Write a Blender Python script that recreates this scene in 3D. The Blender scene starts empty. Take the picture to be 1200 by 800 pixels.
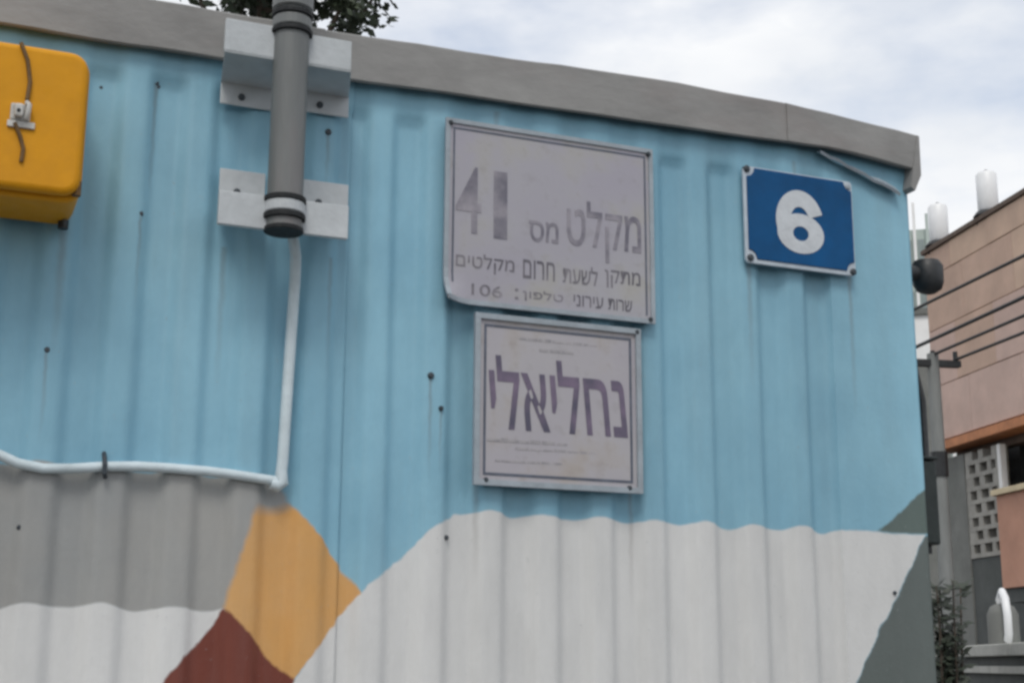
import bpy, bmesh, math, random
from mathutils import Vector, Matrix, noise
random.seed(7)
S = bpy.context.scene
COL = S.collection
R = math.radians

# ------------------------------------------------------------------ camera
cam_d = bpy.data.cameras.new('camera'); cam = bpy.data.objects.new('camera', cam_d); COL.objects.link(cam)
cam_d.sensor_width = 36.0; cam_d.lens = 1660 / 1200 * 36; cam_d.clip_start = 0.05; cam_d.clip_end = 2000
PITCH, ROLL, YAW = R(12.8), R(0.28), R(22.5)
fw = Vector((math.sin(YAW) * math.cos(PITCH), math.cos(YAW) * math.cos(PITCH), math.sin(PITCH)))
rt = Vector((math.cos(YAW), -math.sin(YAW), 0)); up = rt.cross(fw)
r2 = rt * math.cos(ROLL) + up * math.sin(ROLL); u2 = -rt * math.sin(ROLL) + up * math.cos(ROLL)
cam.matrix_world = Matrix(((r2.x, u2.x, -fw.x, 0), (r2.y, u2.y, -fw.y, -3.0), (r2.z, u2.z, -fw.z, 1.6), (0, 0, 0, 1)))
S.camera = cam
S.render.engine = 'CYCLES'
S.cycles.use_denoising = True
S.cycles.filter_width = 3.0
S.view_settings.view_transform = 'Standard'; S.view_settings.look = 'None'
S.view_settings.exposure = 0.70; S.view_settings.gamma = 1.0

# ------------------------------------------------------------------ world and sun
SUN_DIR = Vector((-0.40, -0.80, 1.12)).normalized()          # towards the sun: high, front left, veiled by cloud
EL = math.asin(SUN_DIR.z); AZ = math.atan2(SUN_DIR.x, SUN_DIR.y)
w = bpy.data.worlds.new('World'); S.world = w; w.use_nodes = True
nt = w.node_tree; nt.nodes.clear()
def wn(t, **k):
    n = nt.nodes.new(t)
    for a, b in k.items(): setattr(n, a, b)
    return n
sky = wn('ShaderNodeTexSky', sky_type='NISHITA', sun_disc=False, sun_elevation=EL, sun_rotation=AZ)
tc = wn('ShaderNodeTexCoord'); mp = wn('ShaderNodeMapping'); mp.inputs['Scale'].default_value = (1, 1, 2.2)
mp.inputs['Location'].default_value = (0.35, 0.1, 0.0)
n1 = wn('ShaderNodeTexNoise'); n1.inputs['Scale'].default_value = 2.3; n1.inputs['Detail'].default_value = 7; n1.inputs['Roughness'].default_value = 0.52
n2 = wn('ShaderNodeTexNoise'); n2.inputs['Scale'].default_value = 4.1; n2.inputs['Detail'].default_value = 5
cr = wn('ShaderNodeValToRGB'); cr.color_ramp.elements[0].position = 0.34; cr.color_ramp.elements[1].position = 0.50
cr.color_ramp.elements[0].color = (0.30, 0.30, 0.30, 1)
cc = wn('ShaderNodeValToRGB'); cc.color_ramp.elements[0].position = 0.36; cc.color_ramp.elements[1].position = 0.66
cc.color_ramp.elements[0].color = (5.1, 5.3, 5.6, 1); cc.color_ramp.elements[1].color = (6.5, 6.5, 6.5, 1)
mx = wn('ShaderNodeMix', data_type='RGBA'); bg = wn('ShaderNodeBackground'); bg.inputs['Strength'].default_value = 0.1
ow = wn('ShaderNodeOutputWorld'); L = nt.links.new
L(tc.outputs['Generated'], mp.inputs['Vector']); L(mp.outputs[0], n1.inputs['Vector']); L(mp.outputs[0], n2.inputs['Vector'])
L(n1.outputs['Fac'], cr.inputs[0]); L(n2.outputs['Fac'], cc.inputs[0])
L(cr.outputs['Color'], mx.inputs['Factor']); L(sky.outputs[0], mx.inputs['A']); L(cc.outputs['Color'], mx.inputs['B'])
L(mx.outputs['Result'], bg.inputs['Color']); L(bg.outputs[0], ow.inputs['Surface'])
sd = bpy.data.lights.new('sun', 'SUN'); so = bpy.data.objects.new('sun', sd); COL.objects.link(so)
sd.energy = 0.85; sd.angle = R(20); sd.color = (1.0, 0.95, 0.88)
so.rotation_euler = (-SUN_DIR).to_track_quat('-Z', 'Y').to_euler(); so.location = (0, -6, 12)

# ------------------------------------------------------------------ materials
MATS = {}
class NB:
    """small node builder"""
    def __init__(s, name):
        s.m = bpy.data.materials.new(name); s.m.use_nodes = True; s.t = s.m.node_tree
        s.b = s.t.nodes['Principled BSDF']; s.tc = s.n('ShaderNodeTexCoord')
    def n(s, t, **k):
        n = s.t.nodes.new(t)
        for a, b in k.items(): setattr(n, a, b)
        return n
    def l(s, a, b): s.t.links.new(a, b)
    def put(s, sock, v):
        if hasattr(v, 'is_linked') or hasattr(v, 'links'): s.l(v, sock)
        else: sock.default_value = v
    def math(s, op, *a):
        n = s.n('ShaderNodeMath', operation=op)
        for i, v in enumerate(a): s.put(n.inputs[i], v)
        return n.outputs[0]
    def noise(s, scale, detail=4, rough=0.55, stretch=None, vec=None):
        n = s.n('ShaderNodeTexNoise'); n.inputs['Scale'].default_value = scale
        n.inputs['Detail'].default_value = detail; n.inputs['Roughness'].default_value = rough
        v = vec or s.tc.outputs['Object']
        if stretch:
            mpn = s.n('ShaderNodeMapping'); mpn.inputs['Scale'].default_value = stretch; s.l(v, mpn.inputs['Vector']); v = mpn.outputs[0]
        s.l(v, n.inputs['Vector']); return n.outputs['Fac']
    def rng(s, v, a, b, c=0.0, d=1.0):
        n = s.n('ShaderNodeMapRange'); s.put(n.inputs[0], v)
        for i, q in enumerate((a, b, c, d)): n.inputs[i + 1].default_value = q
        return n.outputs[0]
    def mix(s, f, a, b, mode='MIX'):
        n = s.n('ShaderNodeMix', data_type='RGBA', blend_type=mode); s.put(n.inputs['Factor'], f)
        for k, v in (('A', a), ('B', b)):
            if isinstance(v, tuple): n.inputs[k].default_value = (*v, 1)
            else: s.l(v, n.inputs[k])
        return n.outputs['Result']
    def bump(s, h, st, dist=0.01):
        n = s.n('ShaderNodeBump'); n.inputs['Strength'].default_value = st; n.inputs['Distance'].default_value = dist
        s.l(h, n.inputs['Height']); s.l(n.outputs[0], s.b.inputs['Normal'])

def mat(name, col, rough=0.6, var=0.25, scale=9, metal=0.0, bump=0.15, dirt=None, stretch=None, dirt_amt=0.5):
    if name in MATS: return MATS[name]
    k = NB(name); f = k.noise(scale, 5, 0.6, stretch); f2 = k.noise(scale * 5.3, 3, 0.6, stretch)
    lo = tuple(c * (1 - var) for c in col); hi = tuple(min(1, c * (1 + var)) for c in col)
    c = k.mix(k.rng(f, 0.3, 0.7), lo, hi)
    if dirt:
        g = k.noise(scale * 0.45, 6, 0.65, stretch); c = k.mix(k.rng(g, 0.5, 0.75, 0, dirt_amt), c, dirt)
    k.put(k.b.inputs['Base Color'], c); k.b.inputs['Metallic'].default_value = metal
    k.put(k.b.inputs['Roughness'], k.rng(f2, 0.2, 0.8, max(0, rough - 0.12), min(1, rough + 0.12)))
    if bump: k.bump(f2, bump)
    MATS[name] = k.m; return k.m

BLUE = (0.208, 0.418, 0.545); WHITE = (0.60, 0.605, 0.60); GREY = (0.32, 0.315, 0.30)
ORANGE = (0.58, 0.31, 0.10); BROWN = (0.155, 0.040, 0.026); GREEN = (0.105, 0.125, 0.12)
def wall_paint():
    """the painted mural: flat colour fields with hand-cut edges in wall coordinates (x along the wall, z up)"""
    k = NB('mural_paint'); sp = k.n('ShaderNodeSeparateXYZ'); k.l(k.tc.outputs['Object'], sp.inputs[0])
    X, Z = sp.outputs['X'], sp.outputs['Z']
    wob = k.noise(9, 3, 0.6); wob2 = k.noise(38, 2, 0.5)
    dx = k.math('ADD', k.math('MULTIPLY', k.math('SUBTRACT', wob, 0.5), 0.030), k.math('MULTIPLY', k.math('SUBTRACT', wob2, 0.5), 0.012))
    wobz = k.noise(7, 3, 0.6, (1, 1, 1.3)); 
    ribbed = k.rng(X, 2.10, 2.16, 1, 0)
    scal = k.math('MULTIPLY', ribbed, k.math('COSINE', k.math('MULTIPLY', k.math('SUBTRACT', X, 1.265 + 0.07), 2 * math.pi / 0.1405)))
    dz = k.math('ADD', k.math('MULTIPLY', k.math('SUBTRACT', wobz, 0.5), 0.022), k.math('MULTIPLY', scal, k.rng(k.noise(4.7, 2), 0.35, 0.65, -0.002, -0.0095)))
    x = k.math('ADD', X, dx); z = k.math('ADD', Z, dz)
    def left_of(a, b, soft=0.003):        # mask of the side to the left of the line a -> b
        ex, ez = b[0] - a[0], b[1] - a[1]; n = math.hypot(ex, ez); nx, nz = -ez / n, ex / n
        v = k.math('ADD', k.math('ADD', k.math('MULTIPLY', x, nx), k.math('MULTIPLY', z, nz)), -(a[0] * nx + a[1] * nz))
        return k.rng(v, -soft, soft)
    def poly(pts, softs=None):            # convex polygon, anticlockwise
        m = None
        for i in range(len(pts)):
            h = left_of(pts[i], pts[(i + 1) % len(pts)], (softs or {}).get(i, 0.003))
            m = h if m is None else k.math('MULTIPLY', m, h)
        return m
    # fine wear shared by every field
    streak = k.noise(7, 6, 0.62, (1, 1, 0.10)); patch = k.noise(2.3, 5, 0.6); fine = k.noise(70, 3, 0.6)
    blue = k.mix(k.rng(patch, 0.32, 0.68), tuple(c * 0.90 for c in BLUE), (BLUE[0] * 1.22, BLUE[1] * 1.12, BLUE[2] * 1.06))
    c = blue
    zt = 1.990
    grey = poly([(-9, 1.709), (0.70, 1.705), (0.74, 1.93), (0.698, zt), (-9, zt)], {2: 0.006})
    c = k.mix(grey, c, k.mix(k.rng(patch, 0.35, 0.65), (0.275, 0.285, 0.285), GREY))
    wl = poly([(-9, 0), (0.70, 0), (0.72, 1.6), (0.62, 1.708), (-9, 1.711)]); c = k.mix(wl, c, WHITE)
    org = poly([(0.70, 1.50), (0.90, 1.738), (0.737, 1.934), (0.652, 1.915), (0.597, 1.705)], {2: 0.014, 3: 0.006})
    c = k.mix(org, c, k.mix(k.rng(patch, 0.4, 0.6), ORANGE, (0.56, 0.33, 0.14)))
    brn = poly([(-0.66, 0), (-0.30, 0), (0.756, 1.558), (0.597, 1.708)]); c = k.mix(brn, c, BROWN)
    # broad white field with a cut upper-left corner
    wm = poly([(-0.30, 0), (1.18, 0), (2.4075, 1.932), (1.10, 1.932), (1.02, 1.859), (0.886, 1.755)]); c = k.mix(wm, c, WHITE)
    gr = poly([(1.18, 0), (9, 0), (9, 1.915), (2.4065, 1.928)]); c = k.mix(gr, c, GREEN)
    gt = poly([(2.26, 1.934), (9, 1.928), (9, 6.9)]); c = k.mix(gt, c, (0.10, 0.135, 0.125))
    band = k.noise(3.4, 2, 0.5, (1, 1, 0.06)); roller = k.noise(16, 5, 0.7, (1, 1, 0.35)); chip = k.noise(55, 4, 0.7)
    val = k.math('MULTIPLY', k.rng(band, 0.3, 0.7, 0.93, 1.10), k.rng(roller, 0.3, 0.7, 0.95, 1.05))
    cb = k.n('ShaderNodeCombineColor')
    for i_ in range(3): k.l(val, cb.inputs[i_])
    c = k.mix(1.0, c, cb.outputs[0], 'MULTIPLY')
    c = k.mix(k.rng(chip, 0.70, 0.73, 0.0, 0.5), c, (0.26, 0.27, 0.27))
    c = k.mix(k.rng(streak, 0.50, 0.88, 0.0, 0.24), c, (0.19, 0.20, 0.205))
    c = k.mix(k.rng(fine, 0.66, 0.78, 0.0, 0.25), c, (0.33, 0.36, 0.37))
    # run-off stains below fixings: narrow, fading downwards
    jit = k.math('MULTIPLY', k.math('SUBTRACT', k.noise(30, 3), 0.5), 0.012); xs_ = k.math('ADD', X, jit)
    for sx, sz, ln, wd2, am in ((0.392, 2.845, 0.30, 0.007, 0.45), (0.376, 2.54, 0.22, 0.005, 0.4), (0.206, 2.225, 0.2, 0.006, 0.4), (1.043, 2.24, 0.26, 0.006, 0.45), (1.069, 2.166, 0.15, 0.005, 0.4),
                                (0.783, 2.789, 0.14, 0.006, 0.4), (1.90, 2.60, 0.34, 0.010, 0.35), (2.21, 2.60, 0.40, 0.009, 0.4), (1.16, 1.995, 0.22, 0.008, 0.3), (1.56, 1.995, 0.30, 0.009, 0.35), (0.56, 2.49, 0.36, 0.010, 0.35), (0.80, 2.49, 0.30, 0.008, 0.35), (2.05, 2.90, 0.30, 0.010, 0.3), (0.22, 2.48, 0.30, 0.012, 0.35), (1.20, 2.905, 0.12, 0.010, 0.3)):
        side_ = k.rng(k.math('ABSOLUTE', k.math('SUBTRACT', xs_, sx)), wd2 * 0.2, wd2, 1, 0)
        fall = k.math('MULTIPLY', k.rng(Z, sz - ln, sz, 0, 1), k.rng(Z, sz, sz + 0.004, 1, 0))
        c = k.mix(k.math('MULTIPLY', k.math('MULTIPLY', side_, fall), am), c, (0.15, 0.125, 0.105))
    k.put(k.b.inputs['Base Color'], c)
    k.put(k.b.inputs['Roughness'], k.rng(patch, 0.3, 0.7, 0.42, 0.62)); k.b.inputs['Specular IOR Level'].default_value = 0.35
    k.bump(k.math('ADD', fine, k.math('MULTIPLY', k.noise(5, 4), 2.0)), 0.12, 0.006)
    return k.m
M_WALL = wall_paint()
M_FASCIA = mat('fascia_paint', (0.240, 0.238, 0.232), 0.62, 0.16, 5, dirt=(0.25, 0.205, 0.195), stretch=(1, 1, 2))
M_GALV = mat('mast_paint', (0.145, 0.155, 0.155), 0.5, 0.18, 14, stretch=(1, 1, 0.15), dirt=(0.20, 0.15, 0.15))
M_BAND = mat('black_band', (0.008, 0.010, 0.012), 0.75, 0.3, 20)
M_BRKT = mat('bracket_paint', (0.47, 0.50, 0.52), 0.5, 0.12, 12, dirt=(0.30, 0.33, 0.33))
M_COND = mat('conduit_paint', (0.55, 0.64, 0.68), 0.5, 0.12, 12, dirt=(0.30, 0.36, 0.38))
M_SCREW = mat('screw_dark', (0.035, 0.045, 0.055), 0.5, 0.3, 30)
M_YEL = mat('yellow_plastic', (0.64, 0.285, 0.004), 0.55, 0.10, 6, dirt=(0.44, 0.19, 0.01), bump=0.08, dirt_amt=0.7)
M_YEL.node_tree.nodes['Principled BSDF'].inputs['Specular IOR Level'].default_value = 0.25
M_CORD = mat('cord_brown', (0.13, 0.07, 0.02), 0.7, 0.3, 30)
M_METAL = mat('latch_metal', (0.5, 0.49, 0.46), 0.4, 0.25, 40, dirt=(0.2, 0.19, 0.17))
M_HOLE = mat('dark_hole', (0.012, 0.015, 0.018), 0.8, 0.2, 20)
M_ALU = mat('sign_frame_paint', (0.30, 0.345, 0.385), 0.45, 0.15, 15, dirt=(0.2, 0.22, 0.24))
M_LINE = mat('border_print', (0.085, 0.10, 0.135), 0.5, 0.25, 25)
def sign_face(name, c1, c2, c3):
    k = NB(name); f = k.noise(3.2, 5, 0.6); g = k.noise(6.5, 4, 0.6); h = k.noise(26, 4, 0.65)
    c = k.mix(k.rng(f, 0.35, 0.65), c1, c2); c = k.mix(k.rng(g, 0.52, 0.70, 0, 0.75), c, c3)
    c = k.mix(k.rng(h, 0.55, 0.8, 0, 0.3), c, (0.18, 0.17, 0.17)); k.put(k.b.inputs['Base Color'], c)
    k.put(k.b.inputs['Roughness'], k.rng(h, 0.3, 0.7, 0.38, 0.6)); k.bump(f, 0.1); return k.m
M_SIGN1 = sign_face('faded_sign_face', (0.33, 0.315, 0.37), (0.36, 0.355, 0.385), (0.36, 0.35, 0.325))
M_SIGN2 = sign_face('pale_sign_face', (0.36, 0.34, 0.38), (0.395, 0.385, 0.40), (0.36, 0.32, 0.29))
def print_mat(name, dark, pale, lo=0.4, hi=0.7, scale=11):
    k = NB(name); c = k.mix(k.rng(k.noise(scale, 4, 0.6), lo, hi), dark, pale); k.put(k.b.inputs['Base Color'], c)
    k.b.inputs['Roughness'].default_value = 0.55; return k.m
M_INK1 = print_mat('faded_ink', (0.13, 0.125, 0.16), (0.335, 0.315, 0.35))
M_INKS = print_mat('small_ink', (0.10, 0.095, 0.115), (0.27, 0.255, 0.28))
M_INK2 = print_mat('purple_ink', (0.075, 0.07, 0.11), (0.18, 0.135, 0.205))
M_SMUDGE = print_mat('worn_print', (0.24, 0.235, 0.25), (0.35, 0.335, 0.35), 0.35, 0.6, 30)
M_ENAMEL = mat('blue_enamel', (0.001, 0.066, 0.19), 0.5, 0.22, 7, dirt=(0.004, 0.055, 0.16), bump=0.05); M_ENAMEL.node_tree.nodes['Principled BSDF'].inputs['Specular IOR Level'].default_value = 0.2
M_NUM = mat('numeral_enamel', (0.52, 0.55, 0.58), 0.4, 0.1, 20, dirt=(0.38, 0.42, 0.46))
M_PLATE = mat('plate_enamel', (0.46, 0.52, 0.58), 0.4, 0.12, 20, dirt=(0.3, 0.36, 0.42))
M_ROOF = mat('roof_sheet', (0.22, 0.22, 0.215), 0.55, 0.15, 6)
M_CONC = mat('concrete_base', (0.26, 0.255, 0.245), 0.85, 0.2, 5, dirt=(0.14, 0.13, 0.12))
M_ASPH = mat('asphalt', (0.05, 0.05, 0.052), 0.9, 0.25, 4, bump=0.5, dirt=(0.08, 0.076, 0.07))
M_PAVE = mat('paving', (0.24, 0.225, 0.21), 0.85, 0.15, 6, bump=0.3, dirt=(0.14, 0.13, 0.12))
M_KERB = mat('kerb_stone', (0.30, 0.295, 0.285), 0.85, 0.15, 8)
M_STONE = [mat('facade_panel_%s' % n, c, 0.8, 0.12, 1.3, dirt=(0.42, 0.29, 0.23), bump=0.2) for n, c in
           (('tan', (0.60, 0.43, 0.325)), ('rose', (0.58, 0.42, 0.36)), ('brown', (0.55, 0.385, 0.30)))]
M_JOINT = mat('facade_joint', (0.13, 0.095, 0.075), 0.9, 0.2, 3)
M_TRIM = mat('rust_red_trim', (0.46, 0.19, 0.085), 0.7, 0.2, 4)
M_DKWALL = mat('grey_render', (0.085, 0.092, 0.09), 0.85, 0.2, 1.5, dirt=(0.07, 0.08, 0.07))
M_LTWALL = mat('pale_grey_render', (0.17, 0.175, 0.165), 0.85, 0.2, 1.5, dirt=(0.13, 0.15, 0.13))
M_BLOCK = mat('screen_block', (0.31, 0.30, 0.275), 0.85, 0.2, 4)
M_PEACH = mat('peach_render', (0.50, 0.27, 0.19), 0.8, 0.12, 1.5)
M_CREAM = mat('cream_coping', (0.60, 0.50, 0.33), 0.7, 0.12, 3)
M_TANK = mat('tank_white', (0.80, 0.81, 0.82), 0.35, 0.05, 4)
M_BLK = mat('black_metal', (0.018, 0.02, 0.022), 0.5, 0.3, 10)
M_WHT = mat('white_render', (0.80, 0.80, 0.79), 0.8, 0.06, 2)
M_TOWER = mat('pale_green_render', (0.46, 0.53, 0.50), 0.8, 0.08, 0.5)
M_TWIN = mat('tower_window', (0.26, 0.31, 0.31), 0.4, 0.1, 2)
M_GLASS = mat('dark_glass', (0.03, 0.04, 0.045), 0.12, 0.2, 2, bump=0)
M_POLE = mat('pole_grey', (0.21, 0.22, 0.215), 0.7, 0.2, 6, stretch=(1, 1, 0.2))
M_DKGRN = mat('dark_green_paint', (0.010, 0.017, 0.016), 0.5, 0.25, 12)
M_COPE = mat('coping_stone', (0.42, 0.42, 0.39), 0.8, 0.15, 6, dirt=(0.2, 0.2, 0.18))
M_BARK = mat('bark', (0.07, 0.055, 0.042), 0.9, 0.35, 14, bump=0.6, stretch=(1, 1, 0.3))
def leaf_mat(name, a, b):
    k = NB(name); c = k.mix(k.rng(k.noise(2.2, 3), 0.35, 0.65), a, b); k.put(k.b.inputs['Base Color'], c)
    k.b.inputs['Roughness'].default_value = 0.55; return k.m
M_LEAF = leaf_mat('tree_leaf', (0.035, 0.05, 0.032), (0.065, 0.085, 0.045))
M_LEAF2 = leaf_mat('shrub_leaf', (0.025, 0.032, 0.024), (0.04, 0.052, 0.036))

# ------------------------------------------------------------------ builders
class MB:
    def __init__(s): s.v = []; s.f = []
    def add(s, vs, fs):
        o = len(s.v); s.v += [tuple(p) for p in vs]; s.f += [tuple(i + o for i in q) for q in fs]; return s
    def box(s, x0, x1, y0, y1, z0, z1):
        return s.add([(x0, y0, z0), (x1, y0, z0), (x1, y1, z0), (x0, y1, z0), (x0, y0, z1), (x1, y0, z1), (x1, y1, z1), (x0, y1, z1)],
                     [(0, 3, 2, 1), (4, 5, 6, 7), (0, 1, 5, 4), (1, 2, 6, 5), (2, 3, 7, 6), (3, 0, 4, 7)])
    def obox(s, o, u, n, a0, a1, b0, b1, z0, z1):     # box in a turned ground frame: u along, n outward
        P = [Vector((o[0] + u[0] * a + n[0] * b, o[1] + u[1] * a + n[1] * b, z)) for z in (z0, z1) for a, b in ((a0, b0), (a1, b0), (a1, b1), (a0, b1))]
        return s.add(P, [(0, 3, 2, 1), (4, 5, 6, 7), (0, 1, 5, 4), (1, 2, 6, 5), (2, 3, 7, 6), (3, 0, 4, 7)])
    def tube(s, pts, r, n=10, caps=True):
        pts = [Vector(p) for p in pts]; rs = r if isinstance(r, (list, tuple)) else [r] * len(pts); vs = []; prev = None
        for i, p in enumerate(pts):
            t = (pts[min(i + 1, len(pts) - 1)] - pts[max(i - 1, 0)]).normalized()
            a = prev - t * prev.dot(t) if prev else (Vector((0, 1, 0)) if abs(t.y) < 0.9 else Vector((1, 0, 0)))
            a = (a - t * a.dot(t)).normalized(); b = t.cross(a); prev = a
            vs += [p + (a * math.cos(2 * math.pi * j / n) + b * math.sin(2 * math.pi * j / n)) * rs[i] for j in range(n)]
        fs = [(i * n + j, i * n + (j + 1) % n, (i + 1) * n + (j + 1) % n, (i + 1) * n + j) for i in range(len(pts) - 1) for j in range(n)]
        if caps: fs += [tuple(range(n - 1, -1, -1)), tuple((len(pts) - 1) * n + j for j in range(n))]
        return s.add(vs, fs)
    def prism(s, pts, y0, y1):                        # outline in x,z, pushed through y
        n = len(pts); vs = [(x, y0, z) for x, z in pts] + [(x, y1, z) for x, z in pts]
        return s.add(vs, [tuple(range(n)), tuple(range(2 * n - 1, n - 1, -1))] + [(i, i + n, (i + 1) % n + n, (i + 1) % n) for i in range(n)])
    def ring(s, outer, inner, y0, y1):                # frame between two outlines of equal count
        n = len(outer); vs = [(x, y, z) for y in (y0, y1) for P in (outer, inner) for x, z in P]; fs = []
        for i in range(n):
            j = (i + 1) % n
            fs += [(i, j, n + j, n + i), (2 * n + i, 3 * n + i, 3 * n + j, 2 * n + j), (i, 2 * n + i, 2 * n + j, j), (n + i, n + j, 3 * n + j, 3 * n + i)]
        return s.add(vs, fs)
def rrect(x0, x1, z0, z1, r, n=5):
    out = []
    for cx, cz, a in ((x1 - r, z0 + r, -90), (x1 - r, z1 - r, 0), (x0 + r, z1 - r, 90), (x0 + r, z0 + r, 180)):
        out += [(cx + r * math.cos(R(a + 90 * i / n)), cz + r * math.sin(R(a + 90 * i / n))) for i in range(n + 1)]
    return out

def obj(name, mb, m, parent=None, smooth=False, bevel=0, seg=2, root=None):
    """one mesh object; coordinates are given in the place's own metres and moved to the parent's origin"""
    me = mb if isinstance(mb, bpy.types.Mesh) else bpy.data.meshes.new(name)
    if me is not mb:
        me.from_pydata(mb.v, [], mb.f); bm = bmesh.new(); bm.from_mesh(me); bmesh.ops.recalc_face_normals(bm, faces=bm.faces)
        bm.to_mesh(me); bm.free()
    o = bpy.data.objects.new(name, me); COL.objects.link(o)
    if not me.materials: me.materials.append(m)
    off = Vector((0, 0, 0)); p = parent
    while p: off += p.location; p = p.parent
    if off.length: me.transform(Matrix.Translation(-off))
    if parent: o.parent = parent
    if smooth: me.polygons.foreach_set('use_smooth', [True] * len(me.polygons)); me.set_sharp_from_angle(angle=R(40))
    if bevel:
        b = o.modifiers.new('bevel', 'BEVEL'); b.width = bevel; b.segments = seg; b.limit_method = 'ANGLE'
    return o
def thing(name, label, cat, loc=(0, 0, 0), group=None):
    o = bpy.data.objects.new(name, None); COL.objects.link(o); o.location = loc; o.empty_display_size = 0.1
    o['label'] = label; o['category'] = cat
    if group: o['group'] = group
    return o
def struct(name, mb, m, **k):
    o = obj(name, mb, m, **k); o['kind'] = 'structure'; return o
def text(name, s, rect, y, m, parent, shear=0.0, bold=0.0, thick=0.0010, skew=0.0, fn=None):
    """lettering as thin raised print filling the rectangle (x0, x1, z0, z1) on the plane y"""
    cu = bpy.data.curves.new('lettering', 'FONT'); cu.body = s; cu.shear = shear; cu.offset = bold; cu.resolution_u = 4
    t = bpy.data.objects.new('lettering', cu); COL.objects.link(t)
    dg = bpy.context.evaluated_depsgraph_get(); dg.update()
    me = bpy.data.meshes.new_from_object(t.evaluated_get(dg)); bpy.data.objects.remove(t); bpy.data.curves.remove(cu)
    xs = [v.co.x for v in me.vertices]; ys = [v.co.y for v in me.vertices]
    a0, a1, b0, b1 = min(xs), max(xs), min(ys), max(ys); x0, x1, z0, z1 = rect
    for v in me.vertices:
        fx = (v.co.x - a0) / (a1 - a0); fz = (v.co.y - b0) / (b1 - b0)
        v.co = (x0 + fx * (x1 - x0), y, z0 + fz * (z1 - z0) + skew * (fx - 0.5))
        if fn: v.co.y += fn(v.co.x, v.co.z)
    bm = bmesh.new(); bm.from_mesh(me); bmesh.ops.remove_doubles(bm, verts=bm.verts, dist=1e-5)
    g = bmesh.ops.extrude_face_region(bm, geom=list(bm.faces))
    bmesh.ops.translate(bm, verts=[q for q in g['geom'] if isinstance(q, bmesh.types.BMVert)], vec=(0, -thick, 0))
    bmesh.ops.recalc_face_normals(bm, faces=bm.faces); bm.to_mesh(me); bm.free(); me.name = name
    me.polygons.foreach_set('use_smooth', [False] * len(me.polygons))
    return obj(name, me, m, parent)

# ------------------------------------------------------------------ the ground
struct('ground', MB().add([(-400, -400, -0.13), (400, -400, -0.13), (400, 400, -0.13), (-400, 400, -0.13)], [(0, 1, 2, 3)]), M_ASPH)
pv = MB().box(-9, 4.6, -1.8, 12, -0.5, 0.0); struct('pavement', pv, M_PAVE)
struct('kerb', MB().box(-9, 4.75, -1.95, -1.803, -0.5, 0.004).box(4.603, 4.75, -1.80, 12, -0.5, 0.004), M_KERB, bevel=0.015)

# ------------------------------------------------------------------ the painted cabin
XR = 2.415                                    # right corner of the cabin
cabin = thing('metal_cabin', 'sky blue corrugated metal cabin painted with a white, orange and brown mural', 'cabin', (0, 0, 0))
obj('base', MB().box(-3.2, XR - 0.02, 0.035, 2.40, 0.003, 0.24), M_CONC, cabin, bevel=0.01)
PER, VC, DEP = 0.1405, 1.265, 0.019
def relief(x):
    """0 on the outer face of a rib, 1 in the trough"""
    if x > 2.148: return 0.0
    t = ((x - VC) / PER + 0.5) % 1.0 - 0.5    # 0 in the middle of a trough
    d = abs(t) * PER; a, b = 0.020, 0.053
    q = min(1, max(0, (b - d) / (b - a))); return q * q * (3 - 2 * q)
zs = [0.20, 0.5, 0.8, 1.1, 1.35, 1.5, 1.6, 1.7, 1.8, 1.9, 2.0, 2.1, 2.2, 2.3, 2.4, 2.5, 2.6, 2.7, 2.78, 2.83, 2.845, 2.86, 2.875, 2.90, 2.96]
def sheet(x0, x1, lift):
    n = int((x1 - x0) / 0.007); xs = [x0 + (x1 - x0) * i / n for i in range(n + 1)]; mb = MB(); vs = []
    for z in zs:
        q = min(1, max(0, (2.872 - z) / 0.03)); q = q * q * (3 - 2 * q)
        for x in xs:
            wv = noise.noise(Vector((x * 1.7, 3.1, z * 1.1))) * 0.0035 + noise.noise(Vector((x * 6, 9.1, z * 3.5))) * 0.0012
            vs.append((x, relief(x) * DEP * (0.25 + 0.75 * q) + wv + lift, z))
    m = len(xs); fs = [(j * m + i, j * m + i + 1, (j + 1) * m + i + 1, (j + 1) * m + i) for j in range(len(zs) - 1) for i in range(m - 1)]
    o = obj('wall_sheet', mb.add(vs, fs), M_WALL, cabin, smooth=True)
    sm = o.modifiers.new('thickness', 'SOLIDIFY'); sm.thickness = 0.0016; sm.offset = -1; return o
edges = [-3.2, -1.966, -0.561, 0.844, XR]
for i in range(len(edges) - 1):
    sheet(edges[i] - (0.004 if i else 0), edges[i + 1], 0.0025 * (i % 2))
side = MB(); n = 170; ys = [0.003 + 2.4 * i / n for i in range(n + 1)]
side.add([(XR - 0.002 - relief(y + VC) * DEP * (1 if y > 0.25 else 0), y, z) for z in (0.2, 2.96) for y in ys], [(i, i + 1, n + 2 + i, n + 1 + i) for i in range(n)])
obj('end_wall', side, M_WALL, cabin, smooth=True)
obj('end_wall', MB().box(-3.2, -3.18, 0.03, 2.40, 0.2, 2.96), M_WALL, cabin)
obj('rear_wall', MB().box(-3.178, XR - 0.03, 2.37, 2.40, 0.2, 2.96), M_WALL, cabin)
obj('roof', MB().add([(-3.3, -0.01, 3.0), (2.43, -0.01, 3.0), (2.43, 2.5, 2.90), (-3.3, 2.5, 2.90), (-3.3, -0.01, 3.015), (2.43, -0.01, 3.015), (2.43, 2.5, 2.915), (-3.3, 2.5, 2.915)],
    [(0, 3, 2, 1), (4, 5, 6, 7), (0, 1, 5, 4), (1, 2, 6, 5), (2, 3, 7, 6), (3, 0, 4, 7)]), M_ROOF, cabin)
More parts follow.
